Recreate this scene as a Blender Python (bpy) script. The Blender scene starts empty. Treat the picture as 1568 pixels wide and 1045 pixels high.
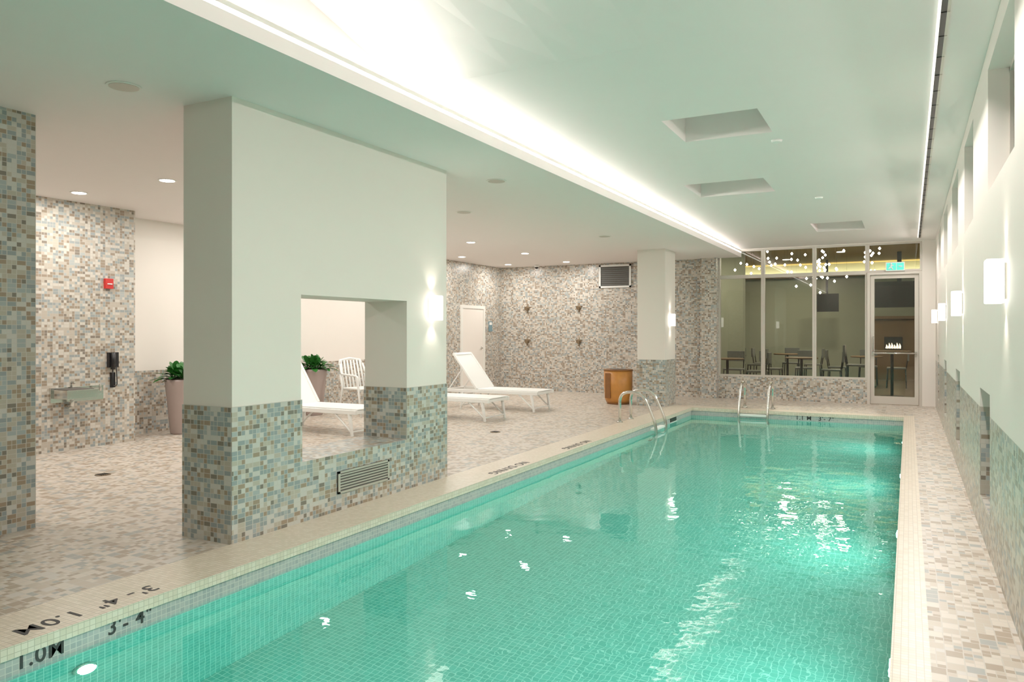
import bpy, bmesh, math, random
from mathutils import Vector, Matrix
random.seed(7)
sc = bpy.context.scene
sc.view_settings.view_transform = 'Standard'
sc.view_settings.look = 'None'
sc.view_settings.exposure = 0.25
sc.view_settings.gamma = 1.12

def L(r, g, b):
    def f(c):
        c /= 255.0
        return c/12.92 if c <= 0.04045 else ((c+0.055)/1.055)**2.4
    return (f(r), f(g), f(b), 1.0)

# ------------------------------------------------------------------ materials
def new_mat(name):
    m = bpy.data.materials.new(name); m.use_nodes = True
    nt = m.node_tree
    return m, nt, nt.nodes['Principled BSDF'], nt.nodes['Material Output']

def plain(name, col, rough=0.5, metal=0.0, noise=0.03, nscale=6.0, spec=0.4):
    m, nt, b, o = new_mat(name)
    n = nt.nodes
    geo = n.new('ShaderNodeNewGeometry')
    nz = n.new('ShaderNodeTexNoise'); nz.inputs['Scale'].default_value = nscale
    nt.links.new(geo.outputs['Position'], nz.inputs['Vector'])
    mp = n.new('ShaderNodeMapRange'); mp.inputs[3].default_value = 1-noise; mp.inputs[4].default_value = 1+noise
    nt.links.new(nz.outputs['Fac'], mp.inputs[0])
    mx = n.new('ShaderNodeVectorMath'); mx.operation = 'SCALE'
    mx.inputs[0].default_value = col[:3]
    nt.links.new(mp.outputs[0], mx.inputs['Scale'])
    nt.links.new(mx.outputs[0], b.inputs['Base Color'])
    b.inputs['Roughness'].default_value = rough
    b.inputs['Metallic'].default_value = metal
    b.inputs['Specular IOR Level'].default_value = spec
    return m

def emit(name, col, s):
    m, nt, b, o = new_mat(name)
    b.inputs['Base Color'].default_value = col
    b.inputs['Emission Color'].default_value = col
    b.inputs['Emission Strength'].default_value = s
    return m

def mosaic(name, palette, size, grout=L(205,200,190), gw=0.05, rough=0.3, rects=0.4, spec=0.5):
    """palette: list of (weight,color)"""
    m, nt, b, o = new_mat(name)
    n, l = nt.nodes, nt.links
    def vm(op, a=None, bb=None, c=None):
        x = n.new('ShaderNodeVectorMath'); x.operation = op
        for i, v in enumerate((a, bb, c)):
            if v is None: continue
            if hasattr(v, 'node'): l.new(v, x.inputs[i])
            else: x.inputs[i].default_value = v
        return x.outputs[0]
    def mt(op, a, bb=None):
        x = n.new('ShaderNodeMath'); x.operation = op
        for i, v in enumerate((a, bb)):
            if v is None: continue
            if hasattr(v, 'node'): l.new(v, x.inputs[i])
            else: x.inputs[i].default_value = v
        return x.outputs[0]
    geo = n.new('ShaderNodeNewGeometry')
    an = vm('ABSOLUTE', geo.outputs['True Normal'])
    inv = vm('SUBTRACT', (1,1,1), an)
    p = vm('MULTIPLY', geo.outputs['Position'], inv)
    fine = vm('SCALE', p); fine.node.inputs['Scale'].default_value = 1.0/size
    coarse = vm('MULTIPLY', fine, (0.5, 0.5, 1.0))
    fl = vm('FLOOR', vm('ADD', coarse, vm('MULTIPLY', an, (0.5,0.5,0.5))))
    wn0 = n.new('ShaderNodeTexWhiteNoise'); wn0.noise_dimensions = '3D'
    l.new(vm('ADD', fl, (31.5, 12.5, 7.5)), wn0.inputs['Vector'])
    sel = mt('LESS_THAN', wn0.outputs['Value'], rects)
    mix = n.new('ShaderNodeMix'); mix.data_type = 'VECTOR'
    l.new(sel, mix.inputs[0]); l.new(fine, mix.inputs[4]); l.new(coarse, mix.inputs[5])
    q = vm('ADD', mix.outputs[1], vm('MULTIPLY', an, (0.5,0.5,0.5)))
    cell = vm('ADD', vm('FLOOR', q), (0.5,0.5,0.5))
    cs = n.new('ShaderNodeCombineXYZ')
    l.new(mt('MULTIPLY', sel, 57.0), cs.inputs[0]); l.new(mt('MULTIPLY', sel, 91.0), cs.inputs[1])
    wn = n.new('ShaderNodeTexWhiteNoise'); wn.noise_dimensions = '3D'
    l.new(vm('ADD', cell, cs.outputs[0]), wn.inputs['Vector'])
    ramp = n.new('ShaderNodeValToRGB'); ramp.color_ramp.interpolation = 'CONSTANT'
    tot = sum(w for w, c in palette); acc = 0
    el = ramp.color_ramp.elements
    for i, (w, c) in enumerate(palette):
        if i == 0: e = el[0]; e.position = 0
        elif i == 1: e = el[1]; e.position = acc/tot
        else: e = el.new(acc/tot)
        e.color = c; acc += w
    l.new(wn.outputs['Value'], ramp.inputs['Fac'])
    fr = vm('FRACTION', q)
    dd = vm('ABSOLUTE', vm('SUBTRACT', fr, (0.5,0.5,0.5)))
    sp = n.new('ShaderNodeSeparateXYZ'); l.new(dd, sp.inputs[0])
    mxv = mt('MAXIMUM', mt('MAXIMUM', sp.outputs[0], sp.outputs[1]), sp.outputs[2])
    g = mt('GREATER_THAN', mxv, 0.5-gw)
    cm = n.new('ShaderNodeMix'); cm.data_type = 'RGBA'
    l.new(g, cm.inputs[0]); l.new(ramp.outputs['Color'], cm.inputs[6]); cm.inputs[7].default_value = grout
    l.new(cm.outputs[2], b.inputs['Base Color'])
    b.inputs['Roughness'].default_value = rough
    b.inputs['Specular IOR Level'].default_value = spec
    return m

M_wall = mosaic('mosaic_wall_tile', [(24, L(206,199,188)), (24, L(186,175,160)), (18, L(152,135,116)),
                (16, L(148,155,155)), (10, L(170,175,173)), (8, L(128,117,104))], 0.031, grout=L(190,183,172))
M_pil = mosaic('mosaic_pillar_tile', [(20, L(194,192,184)), (20, L(176,168,152)), (18, L(150,132,110)),
                (22, L(138,149,149)), (14, L(158,166,166)), (7, L(118,112,100))], 0.031, grout=L(192,187,177))
M_floor = mosaic('mosaic_floor_tile', [(28, L(210,198,184)), (28, L(194,180,163)), (20, L(166,147,126)),
                (12, L(161,161,155)), (12, L(203,195,186))], 0.034, rough=0.35, grout=L(196,187,175))
M_cope = mosaic('coping_tile', [(1, L(224,210,190)), (1, L(218,204,183)), (1, L(228,215,197))], 0.028, grout=L(188,174,153), gw=0.05, rects=0.0)
M_band = mosaic('waterline_tile', [(1, L(174,173,172)), (1, L(164,165,166)), (1, L(182,180,177))], 0.028, grout=L(206,201,193), gw=0.06, rects=0.0)
M_pool = mosaic('pool_tile', [(1, L(94,194,178)), (1, L(86,188,172)), (1, L(100,200,184))], 0.036, grout=L(170,230,218), gw=0.06, rects=0.0)
M_paint = plain('wall_paint', L(236,228,220), 0.6, noise=0.01)
M_paint2 = plain('pillar_paint', L(230,222,213), 0.6, noise=0.01)
M_ceil = plain('ceiling_paint', L(242,234,231), 0.7, noise=0.01)
M_white = plain('white_plastic', L(238,238,234), 0.4, noise=0.01)
M_trim = plain('white_trim', L(235,232,225), 0.4, noise=0.01)
M_alu = plain('frame_aluminium', L(208,200,190), 0.4, 0.2, noise=0.01)
M_steel = plain('stainless_steel', L(215,215,210), 0.15, 1.0, noise=0.02)
M_grey = plain('recess_pane_grey', L(100,103,100), 0.3, noise=0.02)
M_black = plain('black_plastic', L(25,24,26), 0.35, noise=0.02)
M_dark = plain('dark_marking', L(56,54,54), 0.6, noise=0.02)
M_red = plain('alarm_red', L(200,40,35), 0.4, noise=0.02)
M_bronze = plain('aged_bronze', L(140,122,98), 0.35, 0.6, noise=0.1)
M_wood = plain('orange_wood', L(190,126,58), 0.4, noise=0.15, nscale=14)
M_wood2 = plain('dark_wood', L(130,84,42), 0.5, noise=0.15, nscale=14)
M_pot = plain('planter_glaze', L(166,148,142), 0.25, noise=0.05)
M_soil = plain('soil', L(50,38,28), 0.9, noise=0.3, nscale=40)
M_leaf = plain('leaf_green', L(46,108,44), 0.35, noise=0.35, nscale=18)
M_vent = plain('vent_metal', L(190,184,172), 0.4, 0.3, noise=0.02)
M_ventd = plain('vent_shadow', L(90,86,80), 0.7, noise=0.02)
M_lwall = plain('lobby_wall', L(136,140,122), 0.7, noise=0.1, nscale=1)
M_lfloor = plain('lobby_floor', L(92,78,60), 0.3, noise=0.1)
M_lceil = plain('lobby_ceiling', L(186,158,92), 0.7, noise=0.1)
M_lwood = plain('lobby_wood', L(104,80,50), 0.5, noise=0.2)
M_led = emit('led_strip', (1.0,0.97,0.9,1), 5)
M_slot = emit('slot_added_glow', (1.0,0.96,0.9,1), 0.7)  # glow added to one edge of the dark ceiling slot
M_down = emit('downlight_lens', (1.0,0.95,0.85,1), 13)
M_scon = emit('sconce_glass', (1.0,0.95,0.86,1), 3.0)
M_bulb = emit('fairy_bulb', (1.0,0.93,0.78,1), 16)
M_exit = emit('exit_sign_face', (0.06,0.5,0.4,1), 0.8)
M_fire = emit('fire_glow', (1.0,0.75,0.45,1), 3)
M_plens = emit('pool_light_lens', (0.45,1.0,0.75,1), 14)
M_sign = plain('plaque_blue', L(110,140,150), 0.4)

def glass_mat():
    m, nt, b, o = new_mat('window_glass')
    n, l = nt.nodes, nt.links
    tr = n.new('ShaderNodeBsdfTransparent'); tr.inputs[0].default_value = (0.9,0.92,0.89,1)
    gl = n.new('ShaderNodeBsdfGlossy'); gl.inputs['Roughness'].default_value = 0.01
    fr = n.new('ShaderNodeFresnel'); fr.inputs[0].default_value = 1.5
    mx = n.new('ShaderNodeMixShader')
    l.new(fr.outputs[0], mx.inputs[0]); l.new(tr.outputs[0], mx.inputs[1]); l.new(gl.outputs[0], mx.inputs[2])
    l.new(mx.outputs[0], o.inputs['Surface'])
    return m
M_glass = glass_mat()

def water_mat():
    m, nt, b, o = new_mat('pool_water')
    n, l = nt.nodes, nt.links
    geo = n.new('ShaderNodeNewGeometry')
    nz = n.new('ShaderNodeTexNoise'); nz.inputs['Scale'].default_value = 3.0; nz.inputs['Detail'].default_value = 3
    l.new(geo.outputs['Position'], nz.inputs['Vector'])
    # bump is stronger on the right-hand side, to stretch reflections into streaks there
    sp = n.new('ShaderNodeSeparateXYZ'); l.new(geo.outputs['Position'], sp.inputs[0])
    mr = n.new('ShaderNodeMapRange'); mr.inputs[1].default_value = -2.2; mr.inputs[2].default_value = -0.9
    mr.inputs[3].default_value = 0.08; mr.inputs[4].default_value = 0.36
    l.new(sp.outputs[0], mr.inputs[0])
    bp = n.new('ShaderNodeBump'); bp.inputs['Distance'].default_value = 0.03
    l.new(mr.outputs[0], bp.inputs['Strength'])
    l.new(nz.outputs['Fac'], bp.inputs['Height'])
    gl = n.new('ShaderNodeBsdfGlass'); gl.inputs['Roughness'].default_value = 0.0; gl.inputs['IOR'].default_value = 1.33
    gl.inputs['Color'].default_value = (0.9,1.0,0.98,1)
    l.new(bp.outputs[0], gl.inputs['Normal'])
    l.new(gl.outputs[0], o.inputs['Surface'])
    return m
M_water = water_mat()

# ------------------------------------------------------------------ mesh builder
class MB:
    def __init__(s, name): s.name = name; s.bm = bmesh.new(); s.mats = []; s.fix = True
    def mi(s, m):
        if m not in s.mats: s.mats.append(m)
        return s.mats.index(m)
    def box(s, x0, x1, y0, y1, z0, z1, m, rot=None, piv=None):
        vs = [Vector((x, y, z)) for x in (x0, x1) for y in (y0, y1) for z in (z0, z1)]
        if rot is not None:
            c = Vector(piv) if piv else Vector(((x0+x1)/2, (y0+y1)/2, (z0+z1)/2))
            vs = [rot @ (v-c)+c for v in vs]
        v = [s.bm.verts.new(p) for p in vs]
        k = s.mi(m)
        for f in ((0,1,3,2),(4,6,7,5),(0,4,5,1),(2,3,7,6),(0,2,6,4),(1,5,7,3)):
            fc = s.bm.faces.new([v[i] for i in f]); fc.material_index = k
        return s
    def quad(s, pts, m):
        fc = s.bm.faces.new([s.bm.verts.new(p) for p in pts]); fc.material_index = s.mi(m); return s
    def tube(s, pts, r, m, seg=12, cap=True, radii=None):
        pts = [Vector(p) for p in pts]; k = s.mi(m); rings = []; nrm = None
        for i, p in enumerate(pts):
            t = (pts[min(i+1, len(pts)-1)]-pts[max(i-1, 0)]).normalized()
            if nrm is None:
                a = Vector((0,0,1)) if abs(t.z) < 0.9 else Vector((1,0,0))
                nrm = (a-t*a.dot(t)).normalized()
            else:
                nrm = (nrm-t*nrm.dot(t)).normalized()
            bn = t.cross(nrm); rr = radii[i] if radii else r
            rings.append([s.bm.verts.new(p+(nrm*math.cos(2*math.pi*j/seg)+bn*math.sin(2*math.pi*j/seg))*rr) for j in range(seg)])
        for a, b in zip(rings, rings[1:]):
            for j in range(seg):
                f = s.bm.faces.new([a[j], a[(j+1) % seg], b[(j+1) % seg], b[j]]); f.material_index = k; f.smooth = True
        if cap:
            for rg in (rings[0][::-1], rings[-1]):
                f = s.bm.faces.new(rg); f.material_index = k
        return s
    def done(s, parent=None, bevel=0.0):
        if s.fix: bmesh.ops.recalc_face_normals(s.bm, faces=s.bm.faces)
        me = bpy.data.meshes.new(s.name); s.bm.to_mesh(me); s.bm.free()
        for m in s.mats: me.materials.append(m)
        ob = bpy.data.objects.new(s.name, me); sc.collection.objects.link(ob)
        if bevel:
            bv = ob.modifiers.new('bevel', 'BEVEL'); bv.width = bevel; bv.segments = 2; bv.limit_method = 'ANGLE'
        if parent: ob.parent = parent
        return ob

def empty(name, loc=(0,0,0), rz=0):
    e = bpy.data.objects.new(name, None); e.location = loc; e.rotation_euler = (0,0,rz)
    sc.collection.objects.link(e); return e

def arc(pts, n=6, r=0.08):
    pts = [Vector(p) for p in pts]; out = [pts[0]]
    for a, b, c in zip(pts, pts[1:], pts[2:]):
        d1 = (a-b); d2 = (c-b); rr = min(r, d1.length*0.49, d2.length*0.49)
        p1 = b+d1.normalized()*rr; p2 = b+d2.normalized()*rr
        for i in range(n+1):
            t = i/n; out.append(p1*(1-t)**2+b*2*t*(1-t)+p2*t*t)
    out.append(pts[-1]); return out

# ------------------------------------------------------------------ dimensions
YB, YF = 15.45, -2.2
XR = 0.43
PX0, PX1, PY0, PY1 = -3.40, -0.05, -1.2, 13.25
XL = -8.45; XL2 = -8.95
ZL = 2.84
WL = -0.13
PZ = -1.15

# floor
mb = MB('floor')
mb.box(XL2-0.3, -3.78, YF-0.2, YB+0.2, -0.12, 0, M_floor)
mb.box(-3.78, XR+0.35, PY1+0.30, YB+0.2, -0.12, 0, M_floor)
mb.box(PX1+0.13, XR+0.35, PY0-0.3, PY1+0.30, -0.12, 0, M_floor)
mb.box(-3.78, XR+0.35, YF-0.2, PY0-0.3, -0.12, 0, M_floor)
mb.done()
mb = MB('trim_pool_coping')
mb.box(-3.78, PX0+0.015, PY0-0.3, PY1+0.30, -0.05, 0.006, M_cope)
mb.box(PX1-0.015, PX1+0.13, PY0-0.3, PY1+0.30, -0.05, 0.006, M_cope)
mb.box(PX0+0.015, PX1-0.015, PY1-0.015, PY1+0.30, -0.05, 0.006, M_cope)
mb.box(PX0+0.015, PX1-0.015, PY0-0.3, PY0+0.015, -0.05, 0.006, M_cope)
mb.done()
mb = MB('pool_basin')
for (x0,x1,y0,y1) in ((PX0-0.2,PX0,PY0,PY1),(PX1,PX1+0.1,PY0,PY1),(PX0-0.2,PX1+0.1,PY1,PY1+0.2),(PX0-0.2,PX1+0.1,PY0-0.2,PY0)):
    mb.box(x0,x1,y0,y1,-0.17,-0.05,M_band)
    mb.box(x0,x1,y0,y1,PZ,-0.17,M_pool)
mb.box(PX0-0.2,PX1+0.1,PY0-0.2,PY1+0.2,PZ-0.1,PZ,M_pool)
mb.done()
mb = MB('pool_water'); mb.fix = False; mb.quad([(PX0,PY0,WL),(PX1,PY0,WL),(PX1,PY1,WL),(PX0,PY1,WL)], M_water); mb.done()

def wall_cells(mb, axis, t0, t1, a0, a1, b0, b1, holes, bsplit, mat_fn):
    A = sorted(set([a0, a1]+[h[0] for h in holes]+[h[1] for h in holes]))
    B = sorted(set([b0, b1]+[h[2] for h in holes]+[h[3] for h in holes]+bsplit))
    for p, q in zip(A, A[1:]):
        for r, t in zip(B, B[1:]):
            ca, cb = (p+q)/2, (r+t)/2
            if any(h[0] < ca < h[1] and h[2] < cb < h[3] for h in holes): continue
            m = mat_fn(ca, cb)
            if axis == 'x': mb.box(t0, t1, p, q, r, t, m)
            else: mb.box(p, q, t0, t1, r, t, m)

# right wall with recesses
up = [(4.12,5.42),(6.6,7.6),(8.55,9.7),(10.8,11.9),(13.0,14.0),(1.9,3.0)]
lo = [(5.3,6.0),(8.25,8.95),(11.1,11.8),(13.7,14.3)]
holes = [(a,b,2.2,2.95) for a,b in up]+[(a,b,0.24,0.97) for a,b in lo]
mb = MB('wall_right')
wall_cells(mb, 'x', XR, XR+0.18, YF, YB, 0, 3.3, holes, [0.84], lambda a,b: M_wall if b < 0.84 else M_paint)
mb.box(XR+0.18, XR+0.22, YF, YB, 0, 3.3, M_grey)
mb.done()
for i,(a,b) in enumerate(up):
    mb = MB('window_%d' % (i+5))
    x = XR+0.13
    mb.box(x, x+0.012, a, b, 2.2, 2.95, M_grey)
    for yy in (a, b-0.03): mb.box(x-0.02, x, yy, yy+0.03, 2.2, 2.95, M_alu)
    for zz in (2.2, 2.92): mb.box(x-0.02, x, a, b, zz, zz+0.03, M_alu)
    mb.done()
for i,(a,b) in enumerate(lo):
    mb = MB('supply_grille')
    x = XR+0.10
    mb.box(x+0.03, x+0.05, a+0.02, b-0.02, 0.26, 0.95, M_ventd)
    k = 0
    while 0.28+k*0.035 < 0.92:
        z = 0.28+k*0.035; mb.box(x, x+0.03, a+0.02, b-0.02, z, z+0.012, M_grey); k += 1
    mb.done()

# left wall
mb = MB('wall_left')
mb.box(XL-0.8, XL, YF, 6.03, 0, ZL, M_wall)
mb.box(XL2-0.2, XL2, 6.03, 12.2, 0, 0.83, M_wall)
mb.box(XL2-0.2, XL2, 6.03, 12.2, 0.83, ZL, M_paint)
mb.box(XL-0.8, XL, 12.2, YB, 0, ZL, M_wall)
mb.done()
mb = MB('wall_front'); mb.box(XL-0.8, XR+0.3, YF-0.2, YF, 0, 3.9, M_paint); mb.done()
mb = MB('wall_back')
wall_cells(mb, 'y', YB, YB+0.2, XL-0.8, XR+0.3, 0, 3.3, [(-3.42,-0.68,0.45,2.99),(-0.68,0.22,0.0,2.99)], [], lambda a,b: M_wall if a < -0.6 and b < 2.99 else M_paint)
mb.box(-3.75,-3.42,YB-0.14,YB,0,ZL,M_wall)
mb.done()

# low ceiling + cove
mb = MB('ceiling_low'); mb.box(XL-0.8, -2.96, YF, YB, ZL, 2.925, M_ceil); mb.done()
mb = MB('trim_cove_lip'); mb.box(-3.00,-2.955,YF,YB-0.01,2.948,2.975,M_trim); mb.box(-3.03,-3.0,YF,YB-0.01,2.925,2.975,M_trim); mb.done()
mb = MB('cove_led_strip'); mb.box(-3.0,-2.962,YF,YB-0.01,2.927,2.946,M_led); mb.done()
mb = MB('wall_cove'); mb.box(-3.32,-3.2,YF,YB,2.925,3.9,M_ceil); mb.done()
def cz(x, y):
    w = min(1, max(0, (-x-0.9)/1.9))
    return 3.14-0.009*y+min(0.55, 0.24*max(0, 4.45-y))*w
sky = [(-1.80,-1.04,6.05,6.8),(-2.33,-1.43,8.7,9.55),(-1.35,-0.62,12.5,13.5)]
mb = MB('ceiling_upper')
X = sorted(set([-3.2,-2.5,-2.0,-0.9,XR+0.05]+[s[0] for s in sky]+[s[1] for s in sky]))
Y = sorted(set([YF,YB+0.05,4.45,4.0,3.4,2.6,1.8,0.5]+[s[2] for s in sky]+[s[3] for s in sky]))
for a,b in zip(X,X[1:]):
    for c,d in zip(Y,Y[1:]):
        cx, cy = (a+b)/2, (c+d)/2
        if any(s[0]<cx<s[1] and s[2]<cy<s[3] for s in sky): continue
        mb.quad([(a,c,cz(a,c)),(a,d,cz(a,d)),(b,d,cz(b,d)),(b,c,cz(b,c))], M_ceil)
for (a,b,c,d) in sky:
    h = 3.42
    mb.quad([(a,c,cz(a,c)),(a,d,cz(a,d)),(a,d,h),(a,c,h)], M_ceil)
    mb.quad([(b,c,cz(b,c)),(b,c,h),(b,d,h),(b,d,cz(b,d))], M_ceil)
    mb.quad([(a,c,cz(a,c)),(a,c,h),(b,c,h),(b,c,cz(b,c))], M_ceil)
    mb.quad([(a,d,cz(a,d)),(b,d,cz(b,d)),(b,d,h),(a,d,h)], M_ceil)
    mb.quad([(a,c,h),(a,d,h),(b,d,h),(b,c,h)], M_ceil)
mb.done()
mb = MB('trim_ceiling_slot')  # dark ceiling slot with an added glowing edge strip
n = 40
for i in range(n):
    y0 = 0.3+(YB-0.5-0.3)*i/n; y1 = 0.3+(YB-0.5-0.3)*(i+1)/n
    for a,b,m in ((0.14,0.155,M_slot),(0.155,0.185,M_black),(0.185,0.2,M_alu)):
        zt0, zt1 = cz(0.17,y0), cz(0.17,y1)
        mb.box(a,b,y0,y1,min(zt0,zt1)-0.014,min(zt0,zt1)-0.002,m)
mb.done()

# ------------------------------------------------------------------ pillars
def tile_paint_wall(name, x0,x1,y0,y1, zt=0.87):
    mb = MB(name); mb.box(x0-0.006,x1+0.006,y0-0.006,y1+0.006,0,zt,M_pil); mb.box(x0,x1,y0,y1,zt,ZL,M_paint2); return mb
mb = MB('pillar_partition')
Z1, Z2, H1, H2 = 0.43, 1.61, 3.98, 5.24
A0, A1, B0, B1 = -4.23, -3.78, 3.37, 5.86
e = 0.006
mb.box(A0-e,A1+e,B0-e,B1+e,0,Z1,M_pil)
mb.box(A0-e,A1+e,B0-e,H1+e,Z1,0.87,M_pil)
mb.box(A0-e,A1+e,H2-e,B1+e,Z1,0.87,M_pil)
mb.box(A0,A1,B0,H1,0.87,Z2,M_paint2)
mb.box(A0,A1,H2,B1,0.87,Z2,M_paint2)
mb.box(A0,A1,B0,B1,Z2,ZL,M_paint2)
mb.done()
tile_paint_wall('pillar', -4.38,-3.86,13.2,13.85,0.84).done()
mb = MB('pillar'); mb.box(-5.85,-5.31,1.7,3.04,0,ZL,M_pil); mb.done()

mb = MB('return_air_grille')
x = A1+e
mb.box(x,x+0.008,4.35,4.97,0.135,0.30,M_ventd)
mb.box(x,x+0.016,4.35,4.97,0.285,0.30,M_vent); mb.box(x,x+0.016,4.35,4.97,0.135,0.15,M_vent)
mb.box(x,x+0.016,4.35,4.37,0.135,0.30,M_vent); mb.box(x,x+0.016,4.95,4.97,0.135,0.30,M_vent)
for i in range(6): mb.box(x,x+0.015,4.36,4.96,0.163+i*0.021,0.172+i*0.021,M_vent)
mb.done()

# ------------------------------------------------------------------ windows in back wall
def frame_rect(mb, x0,x1,z0,z1,w=0.045,y0=YB+0.03,y1=YB+0.11,m=M_alu):
    mb.box(x0,x0+w,y0,y1,z0,z1,m); mb.box(x1-w,x1,y0,y1,z0,z1,m)
    mb.box(x0+w,x1-w,y0,y1,z0,z0+w,m); mb.box(x0+w,x1-w,y0,y1,z1-w,z1,m)
    mb.box(x0+w,x1-w,(y0+y1)/2-0.004,(y0+y1)/2+0.004,z0+w,z1-w,M_glass)
xs = [-3.42,-2.55,-1.60,-0.68]
for i in range(3):
    mb = MB('window_%d' % (i+1))
    frame_rect(mb, xs[i]+0.001, xs[i+1]-0.001, 0.45, 2.45, w=0.035)
    frame_rect(mb, xs[i]+0.001, xs[i+1]-0.001, 2.45, 2.99, w=0.035)
    mb.done()
mb = MB('window_4'); frame_rect(mb, -0.679, 0.219, 2.455, 2.99, w=0.035); mb.done()
d = empty('door_1')
mb = MB('door_frame'); w=0.05
mb.box(-0.68,-0.68+w,YB,YB+0.14,0,2.45,M_alu); mb.box(0.22-w,0.22,YB,YB+0.14,0,2.45,M_alu); mb.box(-0.63,0.17,YB,YB+0.14,2.40,2.45,M_alu)
mb.done(d)
mb = MB('door_leaf')
frame_rect(mb, -0.625, 0.165, 0.01, 2.395, w=0.065, y0=YB+0.05, y1=YB+0.10)
mb.box(-0.56,0.10,YB+0.05,YB+0.10,0.075,0.15,M_alu)
mb.done(d)
mb = MB('push_bar')
mb.tube([(-0.60,YB+0.0,0.95),(0.14,YB+0.0,0.95)],0.016,M_steel)
for xx in (-0.58,0.12): mb.box(xx-0.02,xx+0.02,YB-0.01,YB+0.05,0.92,0.98,M_steel)
mb.tube(arc([(-0.58,YB+0.04,0.99),(-0.58,YB-0.03,0.99),(-0.58,YB-0.03,1.25),(-0.58,YB+0.04,1.25)],5,0.03),0.012,M_steel)
mb.done(d)
mb = MB('exit_sign')
mb.box(-0.37,-0.06,YB-0.03,YB+0.02,2.46,2.62,M_white); mb.box(-0.355,-0.20,YB-0.034,YB-0.03,2.475,2.605,M_exit); mb.box(-0.19,-0.075,YB-0.034,YB-0.03,2.475,2.605,M_exit)
mb.tube([(-0.28,YB-0.037,2.60),(-0.28,YB-0.0371,2.57)],0.014,M_white)
mb.tube([(-0.27,YB-0.037,2.575),(-0.285,YB-0.037,2.535),(-0.255,YB-0.037,2.485)],0.011,M_white)
mb.tube([(-0.285,YB-0.037,2.535),(-0.325,YB-0.037,2.495)],0.009,M_white)
mb.tube([(-0.31,YB-0.037,2.55),(-0.24,YB-0.037,2.56)],0.008,M_white)
mb.tube([(-0.16,YB-0.037,2.54),(-0.10,YB-0.037,2.54)],0.010,M_white)
mb.done()

d = empty('door_2')
mb = MB('door_frame')
x = XL
mb.box(x,x+0.03,13.64,13.71,0,1.92,M_trim); mb.box(x,x+0.03,14.59,14.66,0,1.92,M_trim); mb.box(x,x+0.03,13.71,14.59,1.85,1.92,M_trim)
mb.done(d)
mb = MB('door_leaf'); mb.box(x,x+0.018,13.715,14.585,0.01,1.845,M_paint)
mb.tube([(x+0.018,14.5,0.98),(x+0.06,14.5,0.98),(x+0.06,14.40,0.98)],0.010,M_steel)
mb.tube([(x+0.018,14.5,0.98),(x+0.024,14.5,0.98)],0.03,M_steel)
mb.done(d)
mb = MB('wall_plaque'); mb.box(x,x+0.012,14.86,15.02,1.35,1.58,M_sign); mb.box(x+0.012,x+0.014,14.88,15.0,1.50,1.56,M_white); mb.done()

# ------------------------------------------------------------------ louvre + shower jets on back wall
mb = MB('wall_louvre')
mb.box(-5.99,-5.26,YB-0.01,YB,2.30,2.80,M_ventd)
for a in ((-5.99,-5.95,2.30,2.80),(-5.30,-5.26,2.30,2.80),(-5.99,-5.26,2.30,2.34),(-5.99,-5.26,2.76,2.80)):
    mb.box(a[0],a[1],YB-0.03,YB-0.01,a[2],a[3],M_white)
for i in range(9): mb.box(-5.95,-5.30,YB-0.025,YB-0.01,2.36+i*0.044,2.374+i*0.044,M_grey)
mb.done()
for (x,z) in ((-7.75,1.88),(-6.47,1.88),(-7.75,1.13),(-6.47,1.13)):
    mb = MB('body_shower_jet')
    mb.tube([(x,YB,z),(x,YB-0.02,z)],0.055,M_bronze,16)
    mb.tube([(x,YB-0.02,z),(x,YB-0.05,z),(x,YB-0.08,z-0.01)],0.03,M_bronze,12,radii=[0.02,0.03,0.042])
    mb.tube([(x-0.08,YB-0.012,z+0.03),(x+0.08,YB-0.012,z+0.03)],0.010,M_bronze,8)
    mb.tube([(x,YB-0.012,z+0.1),(x,YB-0.012,z-0.1)],0.010,M_bronze,8)
    mb.done()
mb = MB('security_camera'); mb.tube([(-7.35,15.1,ZL),(-7.35,15.1,ZL-0.05)],0.05,M_white,16); mb.tube([(-7.35,15.1,ZL-0.05),(-7.35,15.1,ZL-0.09)],0.04,M_black,16,radii=[0.045,0.02]); mb.done()

# ------------------------------------------------------------------ left wall items
x = XL
mb = MB('fire_alarm_pull_station'); mb.box(x,x+0.04,5.62,5.72,1.86,1.98,M_red); mb.box(x+0.04,x+0.05,5.64,5.70,1.91,1.922,M_white); mb.done(bevel=0.002)
mb = MB('wall_telephone')
mb.box(x,x+0.05,5.66,5.78,0.92,1.10,M_black); mb.tube([(x+0.075,5.69,1.10),(x+0.085,5.69,1.0),(x+0.075,5.69,0.90)],0.02,M_black,radii=[0.028,0.018,0.028])
mb.tube(arc([(x+0.05,5.75,0.93),(x+0.05,5.76,0.70),(x+0.05,5.70,0.70),(x+0.07,5.69,0.90)],5,0.03),0.006,M_black,8)
mb.box(x,x+0.03,5.70,5.75,0.68,0.86,M_black)
mb.done()
mb = MB('drinking_fountain')
mb.box(x,x+0.30,5.00,5.36,0.60,0.70,M_steel); mb.box(x,x+0.03,4.98,5.60,0.55,0.72,M_steel)
mb.box(x+0.03,x+0.27,5.03,5.33,0.70,0.706,M_ventd); mb.tube(arc([(x+0.05,5.2,0.70),(x+0.05,5.2,0.78),(x+0.12,5.2,0.77)],4,0.03),0.012,M_steel)
mb.tube([(x+0.03,5.50,0.66),(x+0.12,5.50,0.66)],0.035,M_steel); mb.tube([(x+0.12,5.5,0.66),(x+0.12,5.5,0.74)],0.015,M_steel)
mb.tube([(x+0.1,5.18,0.60),(x+0.1,5.18,0.52),(x,5.18,0.50)],0.025,M_steel)
mb.done(bevel=0.006)

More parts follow.
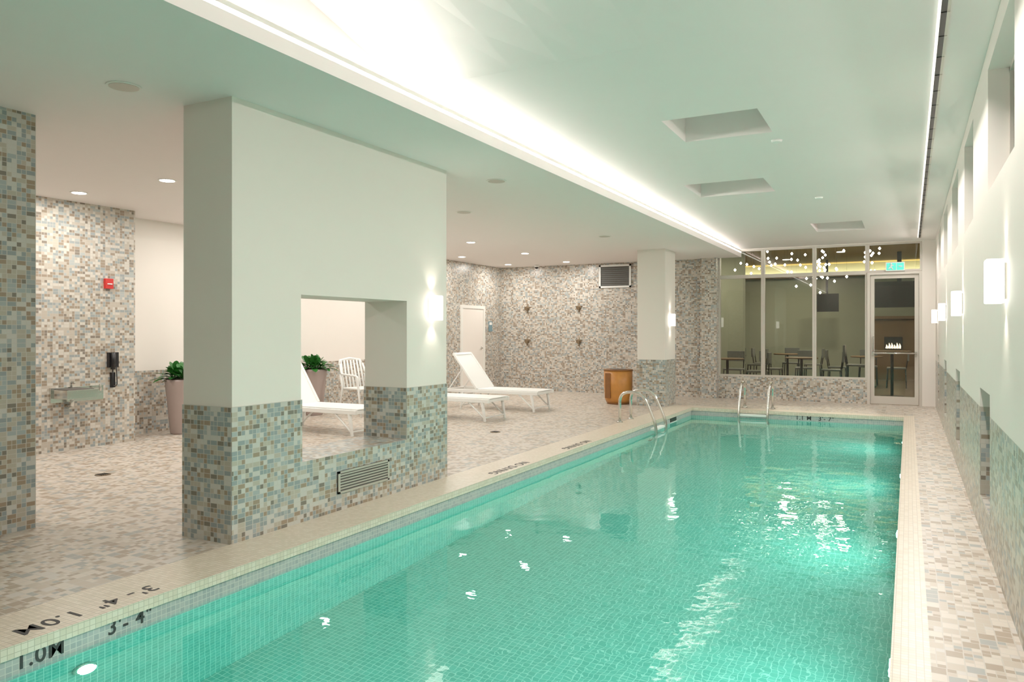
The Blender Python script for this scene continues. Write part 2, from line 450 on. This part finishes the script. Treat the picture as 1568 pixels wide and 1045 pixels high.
def drain(x,y):
    mb = MB('floor_drain'); mb.tube([(x,y,0.0),(x,y,0.006)],0.07,M_bronze,20)
    for i in range(5): mb.box(x-0.045,x+0.045,y-0.045+i*0.02,y-0.037+i*0.02,0.006,0.009,M_black)
    mb.done()
drain(-6.7,4.45); drain(-4.9,8.8)

# ------------------------------------------------------------------ planters
def planter(x,y,s=1.0,h=0.72):
    e_ = empty('potted_plant',(x,y,0))
    mb = MB('pot')
    zs = [0,0.02,h*0.5,h-0.04,h]; rs = [0.125,0.135,0.165,0.20,0.21]
    mb.tube([(0,0,z) for z in zs],1,M_pot,28,radii=[r*s for r in rs])
    mb.done(e_)
    mb = MB('soil'); mb.tube([(0,0,h),(0,0,h+0.01)],0.19*s,M_soil,24); mb.done(e_)
    mb = MB('foliage')
    for i in range(90):
        az = random.uniform(0,2*math.pi); el = random.uniform(0.1,1.35); ln = random.uniform(0.20,0.36)*s
        w = random.uniform(0.035,0.055)*s; b0 = Vector((random.uniform(-.1,.1)*s, random.uniform(-.1,.1)*s, h+0.01))
        dr = Vector((math.cos(az)*math.cos(el), math.sin(az)*math.cos(el), math.sin(el)))
        sd = Vector((-math.sin(az), math.cos(az), 0)); k = mb.mi(M_leaf); prev = None
        st = [b0+dr*ln*t+Vector((0,0,-0.30*ln*t*t)) for t in (0,0.3,0.5,0.7,0.88,1.0)]
        ww = [0.1,0.15,0.9,1.0,0.6,0.05]
        for p, q in zip(st, ww):
            c = Vector((0,0,0.25*w*q))
            row = [mb.bm.verts.new(p-sd*w*q+c), mb.bm.verts.new(p), mb.bm.verts.new(p+sd*w*q+c)]
            if prev:
                for j in (0,1):
                    f = mb.bm.faces.new([prev[j],prev[j+1],row[j+1],row[j]]); f.material_index = k; f.smooth = True
            prev = row
    mb.done(e_)
planter(-8.52,6.75); planter(-8.50,9.25,1.0,0.74)

# ------------------------------------------------------------------ loungers (foot at +x)
def lounger(x,y,rz=0.0,ang=52):
    e_ = empty('sun_lounger',(x,y,0),rz)
    mb = MB('frame')
    hw = 0.31; zt = 0.34; XS = -1.2
    for sy in (-hw,hw):
        mb.box(-1.85,0,sy-0.025,sy+0.025,zt-0.055,zt,M_white)
        for lx,dx in ((-0.12,0.05),(-1.45,-0.05)):
            mb.tube([(lx,sy,zt-0.03),(lx+dx,sy,0.0)],0.02,M_white,8,radii=[0.028,0.02])
            mb.tube([(lx-0.25*(1 if dx>0 else -1),sy,zt-0.04),(lx+dx*0.8,sy,0.05)],0.014,M_white,8)
    for xx in (-0.03,-1.2,-1.83): mb.box(xx-0.025,xx+0.025,-hw,hw,zt-0.05,zt-0.005,M_white)
    for lx,dx in ((-0.12,0.04),(-1.45,-0.04)): mb.tube([(lx+dx,-hw,0.06),(lx+dx,hw,0.06)],0.012,M_white,8)
    mb.done(e_, bevel=0.006)
    mb = MB('seat_sling'); mb.box(XS,0.0,-hw+0.03,hw-0.03,zt,zt+0.014,M_white); mb.done(e_, bevel=0.004)
    mb = MB('backrest'); a = math.radians(ang); ln = 0.78
    R = Matrix.Rotation(a,3,'Y')
    for sy in (-hw+0.02,hw-0.02): mb.box(XS-ln,XS,sy-0.022,sy+0.022,zt,zt+0.035,M_white,R,(XS,0,zt))
    mb.box(XS-ln,XS-ln+0.05,-hw,hw,zt,zt+0.035,M_white,R,(XS,0,zt))
    mb.box(XS-ln,XS,-hw+0.03,hw-0.03,zt+0.012,zt+0.024,M_white,R,(XS,0,zt))
    top = Vector((XS,0,zt))+R@Vector((-ln*0.6,0,0))
    for sy in (-hw+0.05,hw-0.05): mb.tube([(top.x,sy,top.z),(XS-0.58,sy,zt-0.01)],0.012,M_white,8)
    mb.done(e_, bevel=0.005)
lounger(-5.45,11.55); lounger(-5.50,10.0,0,38); lounger(-6.22,7.85,0,57)

def chair(x,y,rz):
    e_ = empty('patio_armchair',(x,y,0),rz)
    mb = MB('legs')
    for sy in (-0.24,0.24):
        mb.tube(arc([(0.27,sy,0),(0.20,sy,0.43),(0.20,sy*1.05,0.64),(-0.22,sy*1.05,0.66),(-0.28,sy*0.95,0.82)],5,0.06),0.018,M_white,10)
        mb.tube([(-0.30,sy,0),(-0.20,sy,0.45),(-0.24,sy*1.05,0.66)],0.018,M_white,10)
    mb.tube([(0.21,-0.24,0.41),(0.21,0.24,0.41)],0.014,M_white); mb.tube([(-0.21,-0.24,0.41),(-0.21,0.24,0.41)],0.014,M_white)
    mb.done(e_)
    mb = MB('seat'); mb.box(-0.22,0.24,-0.23,0.23,0.42,0.445,M_white); mb.done(e_, bevel=0.01)
    mb = MB('back')
    for i in range(7):
        yy = -0.20+i*0.067; mb.tube([(-0.21,yy,0.44),(-0.25,yy,0.62),(-0.31,yy*0.95,0.88)],0.014,M_white,8)
    mb.tube([(-0.29,-0.24,0.80),(-0.32,-0.20,0.88),(-0.33,0,0.91),(-0.32,0.20,0.88),(-0.29,0.24,0.80)],0.02,M_white,10)
    mb.done(e_)
chair(-7.82,9.62,math.radians(-12))
chair(-7.05,9.45,math.radians(165))

# ------------------------------------------------------------------ towel bin
e_ = empty('towel_hamper',(-4.80,13.35,0))
mb = MB('barrel_body')
seg = 32; prof = [(0.22,0.03),(0.25,0.10),(0.265,0.35),(0.265,0.62)]
mb.tube([(0,0,z) for r,z in prof],1,M_wood,seg,radii=[r for r,z in prof])
mb.done(e_)
mb = MB('top_rim'); mb.tube([(0,0,0.62),(0,0,0.645)],1,M_wood2,seg,radii=[0.272,0.272]); mb.tube([(0,0,0.645),(0,0,0.650)],0.16,M_black,seg); mb.done(e_)  # black disc paints in the dark of the bin's opening
mb = MB('plinth'); mb.tube([(0,0,0),(0,0,0.035)],0.21,M_wood2,seg); mb.done(e_)
mb = MB('front_panel'); mb.box(-0.16,-0.06,-0.268,-0.24,0.12,0.58,M_wood2); mb.done(e_)

# ------------------------------------------------------------------ pool ladders
def grab_ladder(name, loc, rz, gap=0.5, h=0.46, steps=3):
    e_ = empty(name, loc, rz)
    for i, sy in enumerate((-gap/2, gap/2)):
        mb = MB('rail_%d' % (i+1))
        mb.tube(arc([(-0.33,sy,0.006),(-0.33,sy,h),(0.02,sy,h),(0.24,sy,-0.05),(0.12,sy,-0.80)],8,0.16),0.022,M_steel,14)
        mb.tube([(-0.33,sy,0.006),(-0.33,sy,0.03)],0.05,M_steel,18,radii=[0.05,0.03])
        mb.done(e_)
    for k in range(steps):
        z = -0.09-0.25*k
        mb = MB('step_%d' % (k+1)); mb.box(0.13,0.21,-gap/2+0.02,gap/2-0.02,z,z+0.035,M_white); mb.done(e_, bevel=0.005)
    return e_
grab_ladder('pool_ladder', (-3.44,10.8,0), 0)
grab_ladder('pool_ladder', (-2.32,13.32,0), -math.pi/2, 0.47)

mb = MB('pool_skimmer'); mb.box(PX0+0.001,PX0+0.008,11.9,12.25,-0.12,-0.06,M_black); mb.box(PX0+0.001,PX0+0.012,11.88,12.27,-0.13,-0.12,M_white); mb.done()

# ------------------------------------------------------------------ sconces
def sconce(x,y,z,rz):
    e_ = empty('wall_sconce',(x,y,z),rz)
    mb = MB('backplate'); mb.box(0,0.012,-0.05,0.05,-0.09,0.09,M_steel); mb.done(e_)
    mb = MB('glass_shade'); mb.box(0.012,0.09,-0.06,0.06,-0.11,0.11,M_scon); mb.done(e_, bevel=0.006)
    for dz, rx in ((0.115,math.pi),(-0.115,0)):
        ld = bpy.data.lights.new('wash','SPOT'); ld.energy = 3.5; ld.color=(1,0.92,0.8); ld.spot_size=math.radians(100); ld.spot_blend=0.8; ld.shadow_soft_size=0.03
        lo_ = bpy.data.objects.new('wash_light',ld); lo_.location=(0.05,0,dz); lo_.rotation_euler=(rx,0,0); sc.collection.objects.link(lo_); lo_.parent=e_
for y in (4.45,7.8,11.1,14.3,1.1): sconce(XR,y,1.60,math.pi)
sconce(A1,5.61,1.56,0); sconce(-3.86,13.5,1.56,0)

# ------------------------------------------------------------------ downlights
def area(name, loc, rot, sx, sy, e, col, shape='RECTANGLE', spread=None, parent=None):
    ld = bpy.data.lights.new(name,'AREA'); ld.shape=shape; ld.size=sx; ld.size_y=sy; ld.energy=e; ld.color=col
    if spread: ld.spread = spread
    o = bpy.data.objects.new(name,ld); o.location=loc; o.rotation_euler=rot; sc.collection.objects.link(o)
    if parent: o.parent = parent
    return o
for x in (-6.45,-7.86):
    for y in (2.9,4.95,6.9,8.8,10.75,12.75,14.7):
        e_ = empty('recessed_downlight',(x,y,ZL))
        mb = MB('trim_ring'); mb.tube([(0,0,0),(0,0,-0.006)],0.085,M_white,24); mb.done(e_)
        mb = MB('lens'); mb.tube([(0,0,-0.006),(0,0,-0.008)],0.068,M_down,24); mb.done(e_)
        area('lamp',(0,0,-0.012),(0,0,0),0.13,0.13,14,(1,0.95,0.88),'DISK',parent=e_)
for (x,y) in ((-4.21,2.93),(-3.6,6.49),(-4.2,11.05),(-4.9,8.0)):
    mb = MB('ceiling_speaker'); mb.tube([(x,y,ZL),(x,y,ZL-0.006)],0.1,M_trim,24); mb.tube([(x,y,ZL-0.006),(x,y,ZL-0.008)],0.085,M_vent,24); mb.done()
for (x,y) in ((-1.05,7.1),(-1.0,10.2)):
    z = cz(x,y); mb = MB('smoke_detector'); mb.tube([(x,y,z),(x,y,z-0.02)],0.05,M_white,20,radii=[0.05,0.04]); mb.done()

# cove light, and a fill lamp added along the dark slot to brighten the hall
area('cove_lamp',(-3.08,(YF+YB)/2,2.985),(0,math.radians(180+70) ,0),0.08,YB-YF-0.2,85,(1,0.94,0.89))
area('slot_fill_lamp',(0.147,(0.3+YB-0.5)/2,cz(0.17,YB)-0.03),(0,math.radians(24),0),0.02,YB-1.0,175,(1,0.93,0.88),spread=math.radians(165))

# pool lights; the right-wall row is unseen, added to light the basin evenly
for i,(x,y,sgn,r) in enumerate(((PX1,1.5,-1,1),(PX1,4.0,-1,1),(PX1,6.5,-1,1),(PX1,9.0,-1,1),(PX1,11.6,-1,1),(PX0,2.16,1,0.45))):
    e_ = empty('underwater_pool_light',(x,y,-0.45 if r==1 else -0.36))
    mb = MB('niche_ring'); mb.tube([(0,0,0),(sgn*0.02,0,0)],0.12*r,M_steel,24); mb.done(e_)
    mb = MB('lens'); mb.tube([(sgn*0.02,0,0),(sgn*0.03,0,0)],0.09,M_plens,24,radii=[0.09*r,0.07*r]); mb.done(e_)
    area('lamp',(sgn*0.04,0,0),(0,-sgn*math.pi/2,0),0.18*r,0.18*r,14.5 if r==1 else 7,(0.6,1.0,0.91),'DISK',parent=e_)

# ------------------------------------------------------------------ markings
def text(body, loc, rot, size, name='depth_marking_text'):
    c = bpy.data.curves.new(name,'FONT'); c.body=body; c.size=size; c.extrude=0.001; c.offset=0.0012; c.space_character=1.1
    c.materials.append(M_dark)
    o = bpy.data.objects.new(name,c); o.location=loc; o.rotation_euler=rot; sc.collection.objects.link(o); return o
text('1.0M', (PX0+0.002,1.86,-0.112), (math.pi/2,0,math.pi/2), 0.10)
text('3\'- 4"', (PX0+0.002,2.28,-0.112), (math.pi/2,0,math.pi/2), 0.10)
text('3\'- 4"', (-3.55,2.62,0.0065), (0,0,-math.pi/2), 0.14)
text('1.0M', (-3.55,2.22,0.0065), (0,0,-math.pi/2), 0.14)
text('NO DIVING', (-3.52,6.9,0.0065), (0,0,-math.pi/2), 0.13)
text('NO DIVING', (-3.52,8.6,0.0065), (0,0,-math.pi/2), 0.13)
text('1.1 M   3\'- 7"', (-1.66,PY1-0.003,-0.115), (math.pi/2,0,0), 0.10)

# ------------------------------------------------------------------ lobby beyond the glass
LY0, LY1 = YB+0.2, 24.0
mb = MB('floor_lobby'); mb.box(-7,3,LY0,LY1,-0.12,0,M_lfloor); mb.done()
mb = MB('ceiling_lobby'); mb.box(-7,3,LY0,LY1,3.35,3.45,M_lceil); mb.done()
mb = MB('wall_lobby'); mb.box(-7,3,LY1,LY1+0.1,0,3.4,M_lwall); mb.box(-7.1,-7,LY0,LY1,0,3.4,M_lwall); mb.box(3,3.1,LY0,LY1,0,3.4,M_lwall)
mb.box(-5.0,-3.6,19.0,19.3,0,3.35,M_lwall); mb.done()
mb = MB('lobby_television'); mb.box(-0.75,0.35,21.0,21.06,1.95,2.6,M_black); mb.box(-0.25,-0.15,21.0,21.05,2.6,3.34,M_black); mb.done()
mb = MB('lobby_television'); mb.box(-2.3,-1.7,22.5,22.56,1.9,2.4,M_black); mb.box(-2.03,-1.97,22.5,22.55,2.4,3.34,M_black); mb.done()
mb = MB('lobby_fireplace')
mb.box(-0.9,0.5,23.45,23.98,0,1.7,M_lwood); mb.box(-1.0,0.6,23.35,23.98,1.7,1.78,M_lwood)
mb.box(-0.6,-0.15,23.42,23.45,0.85,1.2,M_black)
for i in range(6):
    xx = -0.54+i*0.065; hh = random.uniform(0.08,0.2)
    mb.tube([(xx,23.40,0.88),(xx+0.01,23.40,0.88+hh*0.5),(xx,23.40,0.88+hh)],0.03,M_fire,8,radii=[0.03,0.022,0.003])
mb.done()
def table(x,y,h=0.75):
    mb = MB('lobby_table'); mb.tube([(x,y,h-0.03),(x,y,h)],0.36,M_lwood,24); mb.tube([(x,y,0.02),(x,y,h-0.03)],0.03,M_black); mb.tube([(x,y,0),(x,y,0.02)],0.22,M_black,20); mb.done()
def lchair(x,y,rz,h=0.45):
    e_ = empty('lobby_chair',(x,y,0),rz); mb = MB('legs')
    for a in (-0.19,0.19):
        for b in (-0.19,0.19): mb.tube([(a*1.1,b*1.1,0),(a,b,h)],0.015,M_black,8)
    mb.done(e_)
    mb = MB('seat'); mb.box(-0.21,0.21,-0.21,0.21,h,h+0.04,M_grey); mb.done(e_, bevel=0.01)
    mb = MB('back'); 
    for b in (-0.18,0.18): mb.tube([(-0.2,b,h),(-0.26,b,h+0.42)],0.014,M_black,8)
    mb.box(-0.27,-0.23,-0.2,0.2,h+0.2,h+0.44,M_grey); mb.done(e_, bevel=0.006)
for (x,y) in ((-3.6,17.2),(-2.2,18.6),(-0.9,20.2),(-4.2,20.6),(-2.9,21.5)):
    table(x,y); lchair(x-0.65,y,0); lchair(x+0.65,y,math.pi); lchair(x,y+0.7,-math.pi/2)
table(-0.3,17.4,0.95); lchair(-0.95,17.4,0,0.62); lchair(0.35,17.5,math.pi,0.62)
mb = MB('fairy_light_chandelier')
for (cx,cy,czz,sx,sz,cnt) in ((-2.80,18.0,2.86,0.32,0.13,20),(-1.75,18.0,2.80,0.28,0.22,38),(-0.75,18.0,2.90,0.12,0.18,14)):
    for i in range(cnt):
        x = random.gauss(cx,sx); y = cy+random.uniform(-0.5,0.5); z = min(random.gauss(czz,sz),3.2)
        mb.tube([(x,y,z-0.03),(x,y,z),(x,y,z+0.03)],0.02,M_bulb,6,radii=[0.006,0.028,0.006])
        mb.tube([(x,y,z+0.02),(x,y,3.35)],0.0015,M_black,3)
mb.done()
for (x,y) in ((-4.5,17.5),(-1.5,20.5),(0.8,18),(-3.0,22)):  # lamps added to light the lobby
    e_ = empty('lobby_fill_light',(x,y,3.35)); mb = MB('lens'); mb.tube([(0,0,0),(0,0,-0.01)],0.1,M_scon,20); mb.done(e_)
    area('lamp',(0,0,-0.02),(0,0,0),0.3,0.3,55,(1,0.88,0.66),'DISK',parent=e_)
e_ = empty('lobby_fill_uplight',(-2.0,23.85,2.95)); mb = MB('shelf'); mb.box(-4.5,4.5,-0.12,0.15,0,0.04,M_lwood); mb.done(e_)  # shelf and uplight added to brighten the lobby ceiling
area('lamp',(0,-0.02,0.06),(math.radians(180-35),0,0),8.5,0.08,60,(1,0.84,0.52),parent=e_)

# ------------------------------------------------------------------ world & camera
w = bpy.data.worlds.new('night'); sc.world = w; w.use_nodes = True
w.node_tree.nodes['Background'].inputs[0].default_value = (0.02,0.025,0.04,1)
cd = bpy.data.cameras.new('camera'); cam = bpy.data.objects.new('camera',cd); sc.collection.objects.link(cam)
cam.location = (0,0,1.35); cam.rotation_euler = (math.pi/2,0,math.radians(27.83))
cd.sensor_width = 36; cd.lens = 26.4; cd.shift_y = -0.0093; cd.clip_start = 0.02
sc.camera = cam
